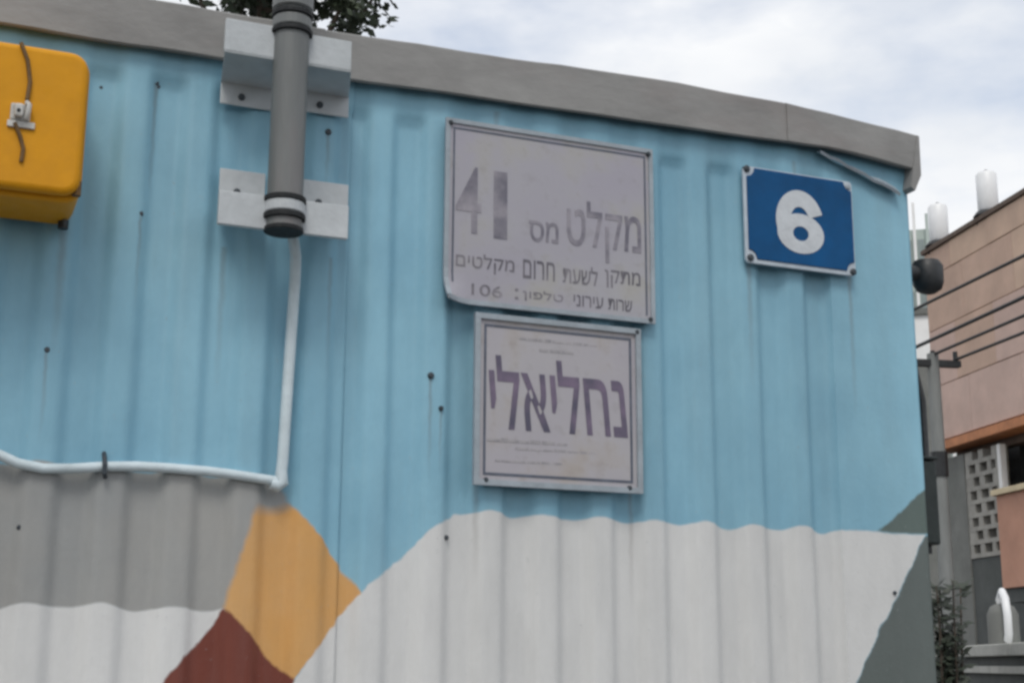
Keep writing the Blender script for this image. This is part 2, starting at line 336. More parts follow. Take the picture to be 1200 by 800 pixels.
def fascia(pts, y=-0.030):
    """folded sheet: front face, top fold and bottom return; pts = (x, z_bottom, z_top)"""
    mb = MB(); vs = []
    for x, zb, zt in pts:
        vs += [(x, 0.012, zt + 0.012), (x, y + 0.004, zt + 0.004), (x, y, zt), (x, y, zb), (x, y + 0.005, zb - 0.003), (x, 0.004, zb + 0.006)]
    k = 6; fs = [(i * k + j, (i + 1) * k + j, (i + 1) * k + j + 1, i * k + j + 1) for i in range(len(pts) - 1) for j in range(k - 1)]
    o = obj('fascia', mb.add(vs, fs), M_FASCIA, cabin); sm = o.modifiers.new('thickness', 'SOLIDIFY'); sm.thickness = 0.002; sm.offset = -1
    return o
def dense(pts, step=0.06):
    out = []
    for a, b in zip(pts, pts[1:]):
        m = max(1, int((b[0] - a[0]) / step))
        for i in range(m):
            t = i / m; x = a[0] + (b[0] - a[0]) * t
            out.append((x, a[1] + (b[1] - a[1]) * t + 0.004 * noise.noise(Vector((x * 5, 0.3, 0))), a[2] + (b[2] - a[2]) * t + 0.004 * noise.noise(Vector((x * 7, 5.3, 0)))))
    return out + [pts[-1]]
fascia(dense([(-3.25, 2.900, 3.010), (-1.2, 2.906, 3.015)]))
fascia(dense([(-1.197, 2.906, 3.016), (0.06, 2.913, 3.020), (0.76, 2.917, 3.025)]), -0.031)
fascia(dense([(0.743, 2.917, 3.024), (1.23, 2.924, 3.035), (1.62, 2.934, 3.049), (2.03, 2.944, 3.046)]), -0.029)
fascia(dense([(2.012, 2.944, 3.046), (2.14, 2.945, 3.039), (2.225, 2.940, 3.031), (2.435, 2.922, 3.018)]), -0.032)
obj('fascia_end', MB().prism([(2.4365, 2.905), (2.4375, 3.018), (2.43, 3.020), (2.40, 2.868), (2.413, 2.858)], -0.034, 0.02), M_FASCIA, cabin)
obj('fascia_end', MB().box(2.42, 2.434, 0.024, 2.46, 2.88, 3.0), M_FASCIA, cabin)
# torn lip hanging under the last fascia length
lip = MB(); lp = [(2.12 + 0.028 * i, 2.938 - 0.0072 * i + 0.003 * math.sin(i * 1.9), 2.934 - 0.0092 * i - 0.003 * math.sin(i * 2.3)) for i in range(10)]
lip.add([p for x, a, b in lp for p in ((x, -0.004, a), (x, -0.024, b), (x, -0.020, b - 0.007))], [(i * 3 + j, i * 3 + 3 + j, i * 3 + 4 + j, i * 3 + 1 + j) for i in range(9) for j in range(2)])
o = obj('bent_lip', lip, M_ALU, cabin); sm = o.modifiers.new('thickness', 'SOLIDIFY'); sm.thickness = 0.0015
def screw(x, z, y=0.0, r=0.0065, parent=None, m=None, name='screw'):
    return obj(name, MB().tube([(x, y + 0.012, z), (x, y - 0.001, z), (x, y - 0.004, z)], [r, r, r * 0.6], 8), m or M_SCREW, parent, smooth=True)
for x, z, r in ((0.390, 2.850, 0.009), (0.396, 2.842, 0.007), (0.376, 2.541, 0.006), (0.206, 2.225, 0.007), (1.043, 2.240, 0.008), (1.069, 2.166, 0.006),
                (0.181, 1.861, 0.006), (0.783, 2.789, 0.008), (1.09, 1.875, 0.006), (2.30, 1.78, 0.005), (0.276, 2.82, 0.006)):
    screw(x, z, relief(x) * DEP, r, cabin)

# ------------------------------------------------------------------ shelter sign with rim
def sgn(s): return s[::-1]
x0, x1, z0, z1 = 1.067, 1.619, 2.415, 2.866
s1 = thing('shelter_sign', 'large faded lilac grey sign with Hebrew words and the number 41', 'sign', (x0, -0.002, z0))
def curl(x, z):
    d = max(0, 0.075 - math.hypot(x - x0, z - z0)); return -0.55 * d * d / 0.075 + 0.0012 * noise.noise(Vector((x * 5, 1.7, z * 5)))
def plate(x0, x1, z0, z1, y, th, nx, nz, fn):
    mb = MB(); vs = []
    for k in (0, 1):
        vs += [(x0 + (x1 - x0) * i / nx, y + k * th + fn(x0 + (x1 - x0) * i / nx, z0 + (z1 - z0) * j / nz), z0 + (z1 - z0) * j / nz) for j in range(nz + 1) for i in range(nx + 1)]
    m = nx + 1; o = m * (nz + 1); fs = []
    for j in range(nz):
        for i in range(nx):
            a = j * m + i; fs += [(a, a + 1, a + m + 1, a + m), (o + a, o + a + m, o + a + m + 1, o + a + 1)]
    rim = [i for i in range(nx)] + [nx + j * m for j in range(nz)] + [nz * m + nx - i for i in range(nx)] + [(nz - j) * m for j in range(nz)]
    fs += [(rim[i], rim[(i + 1) % len(rim)], o + rim[(i + 1) % len(rim)], o + rim[i]) for i in range(len(rim))]
    return mb.add(vs, fs)
obj('plate', plate(x0, x1, z0, z1, -0.006, 0.003, 28, 24, curl), M_SIGN1, s1, smooth=True)
def strip(a, b, w, y, th, m, name, parent, n=18, fn=None):
    fn = fn or curl
    mb = MB(); vs = []; dx, dz = b[0] - a[0], b[1] - a[1]; l = math.hypot(dx, dz); px, pz = -dz / l * w, dx / l * w
    for i in range(n + 1):
        t = i / n; x, z = a[0] + dx * t, a[1] + dz * t; c = fn(x, z)
        vs += [(x, y + c, z), (x + px, y + c, z + pz), (x + px, y - th + c, z + pz), (x, y - th + c, z)]
    fs = [(i * 4 + j, i * 4 + (j + 1) % 4, i * 4 + 4 + (j + 1) % 4, i * 4 + 4 + j) for i in range(n) for j in range(4)] + [(0, 1, 2, 3), (n * 4 + 3, n * 4 + 2, n * 4 + 1, n * 4)]
    return obj(name, mb.add(vs, fs), m, parent)
W = 0.011
strip((x0, z0), (x1, z0), W, -0.0062, 0.004, M_ALU, 'rim', s1); strip((x1, z0 + W), (x1, z1 - W), W, -0.0062, 0.004, M_ALU, 'rim', s1)
strip((x1, z1), (x0, z1), W, -0.0062, 0.004, M_ALU, 'rim', s1); strip((x0, z1 - W), (x0, z0 + W), W, -0.0062, 0.004, M_ALU, 'rim', s1)
e = 0.020
for a, b in (((x1 - e, z1 - e), (x0 + e, z1 - e)), ((x0 + e, z1 - e), (x0 + e, z0 + 0.05)), ((x1 - e, z0 + e), (x1 - e, z1 - e))):
    strip(a, b, 0.0045, -0.0063, 0.0007, M_LINE, 'border_line', s1)
Y1 = -0.0061
text('numeral', '4', (1.096, 1.160, 2.588, 2.752), Y1, M_INK1, s1, bold=0.004, fn=curl)
text('numeral', '1', (1.192, 1.226, 2.583, 2.750), Y1, M_INK1, s1, bold=0.004, fn=curl)
text('lettering', sgn("מס"), (1.283, 1.360, 2.588, 2.640), Y1, M_INK1, s1, bold=0.012, fn=curl)
text('lettering', sgn("מקלט"), (1.383, 1.584, 2.556, 2.706), Y1, M_INK1, s1, bold=0.010, fn=curl)
wd = [("מקלטים", 1.098, 1.245), ("חרום", 1.268, 1.350), ("לשעת", 1.372, 1.464), ("מתקן", 1.484, 1.580)]
for t, a, b in wd: text('lettering', sgn(t), (a, b, 2.495, 2.540), Y1, M_INKS, s1, fn=curl)
for t, a, b in (("106", 1.138, 1.215), (":", 1.247, 1.256), (sgn("טלפון"), 1.268, 1.372), (sgn("עירוני"), 1.400, 1.478), (sgn("שרות"), 1.492, 1.556)):
    text('lettering', t, (a, b, 2.440, 2.467), Y1, M_INKS, s1, fn=curl)
for x, z in ((x0 + 0.012, z1 - 0.012), (x1 - 0.012, z1 - 0.014), (x1 - 0.014, z0 + 0.010)): screw(x, z, -0.011, 0.006, s1)

# ------------------------------------------------------------------ name sign below
x0, x1, z0, z1 = 1.146, 1.576, 1.996, 2.396
s2 = thing('name_sign', 'pale framed sign with one large slanted purple Hebrew word, hung under the number 41', 'sign', (x0, -0.002, z0))
flat = lambda x, z: 0.001 * noise.noise(Vector((x * 5, 4.7, z * 5)))
obj('plate', plate(x0, x1, z0, z1, -0.006, 0.004, 14, 14, flat), M_SIGN2, s2, smooth=True)
W = 0.013
for a, b in (((x0, z0), (x1, z0)), ((x1, z0 + W), (x1, z1 - W)), ((x1, z1), (x0, z1)), ((x0, z1 - W), (x0, z0 + W))):
    strip(a, b, W, -0.0062, 0.007, M_ALU, 'rim', s2, 10, flat)
e = 0.024
for a, b in (((x0 + e, z0 + e), (x1 - e, z0 + e)), ((x1 - e, z0 + e), (x1 - e, z1 - e)), ((x1 - e, z1 - e), (x0 + e, z1 - e)), ((x0 + e, z1 - e), (x0 + e, z0 + e))):
    strip(a, b, 0.006, -0.0063, 0.0007, M_LINE, 'border_line', s2, 10, flat)
text('lettering', sgn("נחליאלי"), (1.182, 1.540, 2.128, 2.300), Y1, M_INK2, s2, shear=-0.16, bold=0.015, fn=flat)
rs = random.Random(3)
for za, xa, xb, hh in ((2.342, 1.26, 1.46, 0.006), (2.318, 1.31, 1.40, 0.007), (2.098, 1.18, 1.36, 0.008), (2.082, 1.25, 1.53, 0.006), (2.052, 1.20, 1.36, 0.006)):
    x = xa
    while x < xb:
        l = rs.uniform(0.012, 0.035); obj('worn_print', MB().box(x, x + l, Y1 - 0.0004, Y1 + 0.001, za, za + hh * rs.uniform(0.6, 1.1)), M_SMUDGE, s2); x += l + rs.uniform(0.002, 0.004)
for x, z in ((x0 + 0.03, z0 + 0.012), (x1 - 0.035, z0 + 0.012), (x1 - 0.010, z1 - 0.008)): screw(x, z, -0.012, 0.006, s2)

# ------------------------------------------------------------------ house number plate
x0, x1, z0, z1 = 1.885, 2.222, 2.602, 2.863
s6 = thing('house_number_sign', 'small dark blue enamel plate with a white number 6', 'sign', (x0, -0.002, z0))
obj('backing_plate', MB().prism(rrect(x0, x1, z0, z1, 0.012), -0.010, -0.002), M_PLATE, s6, bevel=0.002)
def notched(x0, x1, z0, z1, r, n=6):
    out = []
    for cx, cz, a in ((x1, z0, 180), (x1, z1, 270), (x0, z1, 0), (x0, z0, 90)):
        out += [(cx + r * math.cos(R(a - 90 * i / n)), cz + r * math.sin(R(a - 90 * i / n))) for i in range(n + 1)]
    return out
obj('enamel', MB().prism(notched(x0 + 0.009, x1 - 0.005, z0 + 0.012, z1 - 0.004, 0.024), -0.0135, -0.009), M_ENAMEL, s6, bevel=0.0015)
NX0, NZ0, NW, NH = 1.977, 2.643, 0.146, 0.172
def arc_band(cx, cz, ro, ri, a0, a1, y0, y1, n=30):
    mb = MB(); vs = []; full = abs(a1 - a0) >= 360
    for i in range(n + (0 if full else 1)):
        a = R(a0 + (a1 - a0) * i / n)
        for (rx, rz), y in ((ro, y1), (ri, y1), (ri, y0), (ro, y0)):
            vs.append((NX0 + NW * (cx + rx * math.cos(a)), y, NZ0 + NH * (cz + rz * math.sin(a))))
    m = len(vs) // 4; fs = [(i * 4 + j, i * 4 + (j + 1) % 4, ((i + 1) % m) * 4 + (j + 1) % 4, ((i + 1) % m) * 4 + j) for i in range(m if full else m - 1) for j in range(4)]
    if not full: fs += [(0, 1, 2, 3), (m * 4 - 1, m * 4 - 2, m * 4 - 3, m * 4 - 4)]
    return mb.add(vs, fs)
num = obj('numeral', arc_band(0.5, 0.5, (0.5, 0.5), (0.20, 0.235), 18, 205, -0.0152, -0.0134), M_NUM, s6)
obj('bowl', arc_band(0.51, 0.315, (0.49, 0.315), (0.165, 0.115), 0, 360, -0.0147, -0.0134), M_NUM, num)
for x, z, m in ((x0 + 0.010, z1 - 0.009, M_SCREW), (x1 - 0.016, z1 - 0.016, M_ALU), (x0 + 0.013, z0 + 0.014, M_SCREW), (x1 - 0.010, z0 + 0.011, M_SCREW)):
    screw(x, z, -0.013, 0.0095, s6, m)

for q_, dx_, dz_ in ((s1, 0.005, 0.004), (s2, 0.005, 0.0025), (s6, 0.008, 0.0045)): q_.location += Vector((-dx_, -0.012, -dz_))   # screws hold the plates a finger off the ribs

# ------------------------------------------------------------------ pipe mast on two brackets
MX, MY = 0.654, -0.150
mast = thing('pipe_mast', 'thick grey steel pipe held upright by two white brackets', 'pipe', (MX, MY, 2.48))
obj('pipe', MB().tube([(MX, MY, 2.50), (MX, MY, 2.96), (MX, MY, 4.4)], 0.0385, 24), M_GALV, mast, smooth=True)
obj('pipe_end', MB().tube([(MX, MY, 2.492), (MX, MY, 2.4985)], 0.032, 20), M_HOLE, mast)
for z, h, r in ((2.945, 0.011, 0.0455), (2.985, 0.011, 0.0455), (2.522, 0.012, 0.0455), (2.560, 0.012, 0.0455), (2.494, 0.010, 0.0425)):
    obj('clamp_band', MB().tube([(MX, MY, z - h / 2), (MX, MY, z + h / 2)], r, 24), M_BAND, mast, bevel=0.002)
for z in (2.965, 2.542): obj('clamp_band', MB().tube([(MX, MY, z - 0.0125), (MX, MY, z + 0.0125)], 0.0430, 24), M_BRKT if z < 2.6 else M_GALV, mast, bevel=0.003)
obj('coupling', MB().tube([(MX, MY, 2.995), (MX, MY, 3.0), (MX, MY, 3.12), (MX, MY, 3.125)], [0.040, 0.0445, 0.0445, 0.040], 24), M_GALV, mast, smooth=True)
def bracket(a0, a1, f0, f1, zf0, zf1, zw0, zw1, yf, up_):
    """Z-bent bracket: front plate a0..a1, arm back to the wall, wall flange"""
    mb = MB(); t = 0.014
    mb.box(a0, a1, yf - t, yf, zf0, zf1)
    if up_: mb.add([(a0, yf - t, zf0), (a1, yf - t, zf0), (f1, -0.008, zw1 + 0.001), (f0, -0.008, zw1 + 0.001), (a0, yf - t, zf0 - 0.004), (a1, yf - t, zf0 - 0.004), (f1, -0.008, zw1 - 0.003), (f0, -0.008, zw1 - 0.003)], [(0, 1, 2, 3), (7, 6, 5, 4), (0, 4, 5, 1), (1, 5, 6, 2), (2, 6, 7, 3), (3, 7, 4, 0)])
    else: mb.add([(a0, yf - t, zf1), (a1, yf - t, zf1), (f1, -0.008, zw0 + 0.004), (f0, -0.008, zw0 + 0.004), (a0, yf - t, zf1 - 0.004), (a1, yf - t, zf1 - 0.004), (f1, -0.008, zw0), (f0, -0.008, zw0)], [(0, 1, 2, 3), (7, 6, 5, 4), (0, 4, 5, 1), (1, 5, 6, 2), (2, 6, 7, 3), (3, 7, 4, 0)])
    mb.box(f0, f1, -0.0125, -0.007, zw0, zw1)
    b = obj('bracket', mb, M_BRKT, mast, bevel=0.004); xm = (f0 + f1) / 2 - 0.012
    screw(xm, (zw0 + zw1) / 2 - (0.006 if up_ else 0), -0.016, 0.008, b); return b
YF = MY + 0.012
bracket(0.509, 0.618, 0.530, 0.648, 2.880, 2.955, 2.815, 2.868, YF, True)
bracket(0.690, 0.790, 0.712, 0.826, 2.880, 2.950, 2.826, 2.878, YF, True)
bracket(0.514, 0.618, 0.538, 0.640, 2.492, 2.566, 2.560, 2.664, YF, False)
bracket(0.690, 0.795, 0.716, 0.832, 2.492, 2.566, 2.560, 2.664, YF, False)
#obj('backing_strip', MB().box(0.536, 0.558, -0.006, -0.0015, 2.50, 2.86).box(0.812, 0.832, -0.006, -0.0015, 2.50, 2.86), M_COND, mast)

# ------------------------------------------------------------------ cable conduit
cond = thing('cable_conduit', 'pale blue conduit dropping from the pipe and bending along the grey band', 'conduit', (0.704, -0.012, 1.978))
pts = [(0.690, -0.085, 2.505), (0.706, -0.05, 2.47), (0.7135, -0.022, 2.43), (0.714, -0.014, 2.38), (0.7105, -0.013, 2.25), (0.707, -0.013, 2.12), (0.7045, -0.013, 2.02), (0.702, -0.013, 1.990)]
obj('drop', MB().tube(pts, 0.0125, 12), M_COND, cond, smooth=True)
run = []
for x, z in ((0.7045, 1.978), (0.66, 1.982), (0.60, 1.988), (0.542, 1.992), (0.46, 1.994), (0.40, 1.994), (0.337, 1.990), (0.27, 1.982), (0.216, 1.979), (0.166, 1.987), (0.132, 2.001), (0.09, 2.016), (0.02, 2.022), (-0.3, 2.012), (-1.0, 2.015), (-2.0, 2.012), (-3.1, 2.015)):
    run.append((x, -0.011, z))
obj('run', MB().tube(run, 0.0105, 12), M_COND, cond, smooth=True)
obj('elbow', MB().tube([(0.7025, -0.013, 1.999), (0.705, -0.013, 1.975), (0.695, -0.013, 1.969), (0.682, -0.012, 1.973)], [0.0135, 0.0145, 0.0145, 0.0125], 12), M_COND, cond, smooth=True)
obj('tie', MB().tube([(0.338, -0.012, 1.968), (0.334, -0.0245, 1.975), (0.334, -0.026, 1.992), (0.333, -0.020, 2.006), (0.333, -0.004, 2.018)], 0.005, 8), M_SCREW, cond)

# ------------------------------------------------------------------ yellow box
yb = thing('yellow_box', 'orange yellow plastic cabinet with rounded corners beside the thick pipe', 'cabinet', (0.04, -0.1, 2.49))
obj('body', MB().prism(rrect(-0.17, 0.236, 2.492, 2.806, 0.036), -0.172, -0.0005), M_YEL, yb, smooth=True, bevel=0.012, seg=3)
obj('door', MB().prism(rrect(-0.165, 0.231, 2.499, 2.801, 0.036), -0.200, -0.1735), M_YEL, yb, smooth=True, bevel=0.014, seg=4)
lt = obj('latch', MB().box(0.088, 0.126, -0.207, -0.1985, 2.636, 2.672).box(0.095, 0.112, -0.220, -0.2072, 2.640, 2.668), M_METAL, yb, bevel=0.004)
obj('lock_shackle', MB().tube([(0.118, -0.209, 2.640), (0.121, -0.217, 2.652), (0.122, -0.215, 2.668), (0.117, -0.208, 2.675)], 0.005, 8), M_METAL, lt, smooth=True)
obj('latch_tab', MB().box(0.084, 0.136, -0.206, -0.1985, 2.622, 2.636), M_METAL, lt, bevel=0.002)
obj('keyhole', MB().tube([(0.103, -0.2195, 2.652), (0.103, -0.2212, 2.652)], 0.004, 8), M_HOLE, lt)
obj('cord', MB().tube([(0.097, -0.203, 2.800), (0.112, -0.205, 2.765), (0.120, -0.204, 2.72), (0.117, -0.208, 2.68)], 0.0042, 8), M_CORD, yb, smooth=True)
obj('cord', MB().tube([(0.098, -0.206, 2.630), (0.110, -0.204, 2.605), (0.118, -0.204, 2.58), (0.116, -0.2025, 2.553)], 0.0042, 8), M_CORD, yb, smooth=True)
obj('hinge', MB().tube([(0.226, -0.178, 2.505), (0.226, -0.178, 2.535)], 0.009, 10), M_CORD, yb, smooth=True)
obj('rubber_foot', MB().tube([(0.216, -0.03, 2.478), (0.216, -0.03, 2.496)], 0.011, 10), M_BLK, yb, smooth=True)

# ------------------------------------------------------------------ lamp and box on the cabin's end wall
lamp = thing('wall_lamp', 'small black hooded lamp on the end wall of the cabin', 'lamp', (XR, 0.10, 2.66))
obj('bracket', MB().box(XR - 0.012, XR + 0.06, 0.085, 0.115, 2.655, 2.675), M_BLK, lamp)
obj('hood', MB().tube([(2.545, 0.10, 2.712), (2.545, 0.10, 2.708), (2.545, 0.10, 2.69), (2.548, 0.10, 2.645), (2.55, 0.10, 2.625), (2.55, 0.10, 2.616)], [0.02, 0.036, 0.046, 0.043, 0.034, 0.016], 18), M_BLK, lamp, smooth=True)
obj('collar', MB().tube([(2.46, 0.10, 2.665), (2.51, 0.10, 2.67)], 0.022, 12), M_BLK, lamp, smooth=True)
gb = thing('meter_box', 'narrow dark green metal box at the corner of the cabin above grey paint', 'box', (XR, 0.12, 1.9))
obj('body', MB().box(XR - 0.004, 2.497, 0.05, 0.22, 1.912, 2.135), M_DKGRN, gb, bevel=0.006)
obj('hood', MB().box(XR - 0.004, 2.500, 0.045, 0.23, 2.138, 2.146), M_DKGRN, gb, bevel=0.002)
obj('cable_entry', MB().tube([(2.478, 0.07, 2.14), (2.478, 0.07, 2.30), (2.455, 0.07, 2.40), (2.41, 0.07, 2.42)], 0.010, 8), M_BLK, gb, smooth=True)
obj('gland', MB().tube([(2.478, 0.08, 1.89), (2.478, 0.08, 1.912)], 0.009, 8), M_BLK, gb)

# ------------------------------------------------------------------ apartment building on the right
O = (19.02, 20.20); U = (-0.216, -0.976); N = (-0.976, 0.216)
ab = thing('apartment_building', 'brown stone clad apartment building with an overhanging upper floor', 'building', (O[0], O[1], 0))
def ob(name, a0, a1, b0, b1, z0, z1, m, parent=ab, **k): return obj(name, MB().obox(O, U, N, a0, a1, b0, b1, z0, z1), m, parent, **k)
ob('upper_wall', 0.02, 15.98, -9, -0.05, 6.02, 10.0, M_JOINT)
rows = [(9.50, 10.02), (8.36, 9.485), (7.18, 8.345), (6.06, 7.165)]
for j, (a, b) in enumerate(rows):
    s = -0.02 - (0.0 if j % 2 else 0.0); i = 0
    while s < 15.9:
        wdt = (1.55 if (i + j) % 2 else 1.95) if i or j % 2 else 1.1; e_ = min(16.0, s + wdt)
        ob('stone_panel', s, e_ - 0.015, -0.06, 0.012 * ((i * 7 + j * 3) % 3) * 0.5, a, b, M_STONE[(0, 2, 1, 1)[j] if (i + j) % 3 else (2, 0, 2, 1)[j]], bevel=0.008); s = e_; i += 1
ob('parapet_cap', -0.08, 16.06, -0.32, 0.06, 10.03, 10.13, M_JOINT, bevel=0.01)
ob('edge_trim', -0.04, 16.02, -0.4, 0.07, 5.84, 6.015, M_TRIM, bevel=0.01)
ob('floor_slab', 0.0, 16.0, -9, -0.43, 5.70, 6.015, M_JOINT)
ob('end_panel', -0.06, -0.025, -9, -0.02, 6.05, 10.0, M_STONE[2])
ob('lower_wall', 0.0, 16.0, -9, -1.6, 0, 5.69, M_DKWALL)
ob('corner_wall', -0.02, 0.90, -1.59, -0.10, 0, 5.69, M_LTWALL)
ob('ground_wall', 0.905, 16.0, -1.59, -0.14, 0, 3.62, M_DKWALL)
# pierced block screen
ob('cavity_shade', 0.905, 2.15, -0.75, -0.6, 3.63, 5.69, M_BLK)  # black sheet: the shade inside the screen holes, put in as colour
for r in range(8):
    z = 3.63 + r * 0.2575
    ob('screen_ledge', 0.91, 2.145, -0.36, -0.115, z, z + 0.085, M_BLOCK)
    s = 0.91
    if r % 2: bl = [(0.91, 1.20), (1.44, 1.62), (1.95, 2.145)]
    else: bl = [(0.91, 1.05), (1.30, 1.47), (1.76, 1.90), (2.08, 2.145)]
    for a, b in bl: ob('screen_block', a, b, -0.355, -0.12, z + 0.087, z + 0.2555, M_BLOCK)
ob('post', 2.16, 2.28, -0.24, -0.12, 4.86, 5.69, M_WHT)
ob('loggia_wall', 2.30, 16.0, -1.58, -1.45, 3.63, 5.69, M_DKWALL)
bal = ob('balcony', 3.0, 16.0, -1.4, 0.42, 2.95, 4.60, M_PEACH, bevel=0.01)
ob('balcony_coping', 2.94, 16.05, -1.40, 0.50, 4.605, 4.71, M_CREAM, bal, bevel=0.01)
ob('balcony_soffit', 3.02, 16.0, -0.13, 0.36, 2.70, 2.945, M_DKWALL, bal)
for a in (5.2, 8.4, 11.6):
    wv = ob('window', a, a + 1.5, -0.2, 0.03, 7.4, 8.9, M_WHT)
    ob('pane', a + 0.08, a + 0.71, 0.02, 0.036, 7.48, 8.82, M_GLASS, wv); ob('pane', a + 0.79, a + 1.42, 0.02, 0.036, 7.48, 8.82, M_GLASS, wv)
def tank(s, b, lab):
    x, y = O[0] + U[0] * s + N[0] * b, O[1] + U[1] * s + N[1] * b
    t = thing('water_tank', lab, 'water tank', (x, y, 10.0), 'water tanks on the roof')
    obj('tank', MB().tube([(x, y, 10.24), (x, y, 10.25), (x, y, 10.29), (x, y, 10.99), (x, y, 11.04), (x, y, 11.055)], [0.05, 0.17, 0.20, 0.20, 0.17, 0.06], 20), M_TANK, t, smooth=True)
    obj('cap', MB().tube([(x, y, 11.05), (x, y, 11.10)], 0.035, 10), M_BLK, t)
    obj('collar', MB().tube([(x, y, 10.15), (x, y, 10.235)], [0.30, 0.24], 18), M_BLK, t, smooth=True)
    for k in range(3):
        a = k * 2.1 + 0.4; obj('leg', MB().tube([(x + 0.22 * math.cos(a), y + 0.22 * math.sin(a), 9.99), (x + 0.2 * math.cos(a), y + 0.2 * math.sin(a), 10.16)], 0.025, 8), M_BLK, t)
tank(0.30, -0.20, 'white upright water tank on the end of the brown building roof')
tank(2.36, -0.20, 'white upright water tank on a dark stand farther along the roof edge')

# ------------------------------------------------------------------ tower and white house far behind
def frame_box(mb, x, y, ang, a0, a1, b0, b1, z0, z1):
    c, s = math.cos(ang), math.sin(ang); return mb.obox((x, y), (c, s), (s, -c), a0, a1, b0, b1, z0, z1)
TX, TY, TA = 50.5, 59.0, -0.68
tw = thing('tower_block', 'pale green tower block with upright fins far behind the cabin', 'building', (TX, TY, 0))
obj('wall', frame_box(MB(), TX, TY, TA, -8, 1.3, -9, 0, 0, 25.6), M_TOWER, tw)
for i in range(14):
    a = -7.9 + i * 0.69; obj('fin', frame_box(MB(), TX, TY, TA, a, a + 0.16, 0.0, 0.35, 0, 26.4 + (i % 3) * 0.35), M_WHT if i % 2 else M_TOWER, tw)
for f_ in range(8):
    for i in range(13):
        a = -7.68 + i * 0.69; obj('window', frame_box(MB(), TX, TY, TA, a, a + 0.36, -0.02, 0.05, 2.2 + f_ * 3.0, 4.0 + f_ * 3.0), M_TWIN, tw)
HX, HY = 31.60, 35.70
wh = thing('white_house', 'house with a bright white top floor between the cabin and the brown building', 'house', (HX, HY, 0))
obj('upper_wall', frame_box(MB(), HX, HY, TA, -5, 0.55, -6, 0, 11.9, 13.5), M_WHT, wh)
obj('lower_wall', frame_box(MB(), HX, HY, TA, -5, 0.54, -6, -0.01, 0, 11.898), M_LTWALL, wh)
obj('roof_slab', frame_box(MB(), HX, HY, TA, -5.1, 0.6, -6.1, 0.12, 13.502, 13.72), M_LTWALL, wh)
#obj('string_course', frame_box(MB(), HX, HY, TA, -5.05, 0.58, -0.05, 0.06, 12.55, 12.7), M_LTWALL, wh)
for z in (3, 6, 9):
    for a in (-4.2, -2.2):
        q = obj('window', frame_box(MB(), HX, HY, TA, a, a + 1.1, -0.1, 0.05, z, z + 1.4), M_LTWALL, wh); obj('pane', frame_box(MB(), HX, HY, TA, a + 0.08, a + 1.02, 0.04, 0.056, z + 0.08, z + 1.32), M_GLASS, q)

# ------------------------------------------------------------------ utility poles and overhead cables
def pole(x, y, h, lab):
    t = thing('utility_pole', lab, 'pole', (x, y, -0.13))
    obj('shaft', MB().tube([(x, y, -0.14), (x, y, h)], [0.11, 0.072], 16), M_POLE, t, smooth=True)
    obj('cross_arm', MB().obox((x, y), U, N, -0.05, 0.05, -0.35, 0.35, h - 0.16, h - 0.08), M_BLK, t)
    for b in (-0.3, 0.0, 0.3): obj('insulator', MB().tube([(x + N[0] * b, y + N[1] * b, h - 0.08), (x + N[0] * b, y + N[1] * b, h + 0.04)], 0.03, 8), M_BLK, t)
    obj('strap', MB().tube([(x, y, 3.85), (x, y, 4.15)], 0.105, 12), M_BLK, t)
PX, PY, PH = 11.43, 10.91, 5.38
pole(PX, PY, PH, 'grey utility pole behind the cabin corner carrying overhead wires')
EX, EY = PX + U[0] * 22, PY + U[1] * 22
pole(EX, EY, 5.6, 'grey utility pole at the street end of the overhead wires')
def cable(name, a, b, sag, r, lab):
    p = []
    for i in range(25):
        t = i / 24; p.append((a[0] + (b[0] - a[0]) * t, a[1] + (b[1] - a[1]) * t, a[2] + (b[2] - a[2]) * t - sag * 4 * t * (1 - t)))
    o = obj(name, MB().tube(p, r, 6), M_BLK); o['label'] = lab; o['category'] = 'wire'; o['group'] = 'overhead wires'
for b, z, r, l in ((0.3, PH + 0.04, 0.022, 'topmost of the wires leaving the grey utility pole'), (0.0, PH - 0.01, 0.019, 'middle wire leaving the grey utility pole'), (-0.3, PH - 0.06, 0.019, 'lowest of the wires leaving the grey utility pole')):
    cable('overhead_wire', (PX + N[0] * b, PY + N[1] * b, z), (EX + N[0] * b, EY + N[1] * b, 5.64 - (0.3 - b) * 0.5), 0.10, r, l)
FX, FY = 11.33 - U[0] * 18, 10.98 - U[1] * 18
pole(FX, FY, 6.32, 'tall utility pole up the street behind the cabin holding the single higher wire')
cable('overhead_wire', (FX, FY, 6.36), (EX, EY, 5.64), 0.02, 0.020, 'single higher wire crossing the brown facade above the others')

# ------------------------------------------------------------------ boundary wall with coping and canister
BO = (7.60, 6.34); BU = Vector((-0.478, -0.878)).normalized(); BN = (BU.y, -BU.x)
bw = thing('boundary_wall', 'dark grey garden wall with a pale flat coping', 'wall', (BO[0], BO[1], -0.13))
def bb(name, a0, a1, b0, b1, z0, z1, m, **k): return obj(name, MB().obox(BO, BU, BN, a0, a1, b0, b1, z0, z1), m, bw, **k)
bb('wall', 0.05, 4.0, -0.10, 0.10, -0.14, 1.655, M_DKWALL)
for i in range(4): bb('coping_stone', i * 1.0, i * 1.0 + 0.992, -0.17, 0.17, 1.66, 1.735, M_COPE, bevel=0.008)
bb('ledge', 0.0, 4.0, 0.101, 0.15, 1.555, 1.60, M_COPE, bevel=0.004)
q = Vector((BO[0], BO[1])) + BU * 2.1
cn = thing('plastic_canister', 'white plastic canister with a curved handle standing on the garden wall', 'canister', (q.x, q.y, 1.735))
def cv(pts, r, name, m): return obj(name, MB().tube(pts, r, 14), m, cn, smooth=True, )
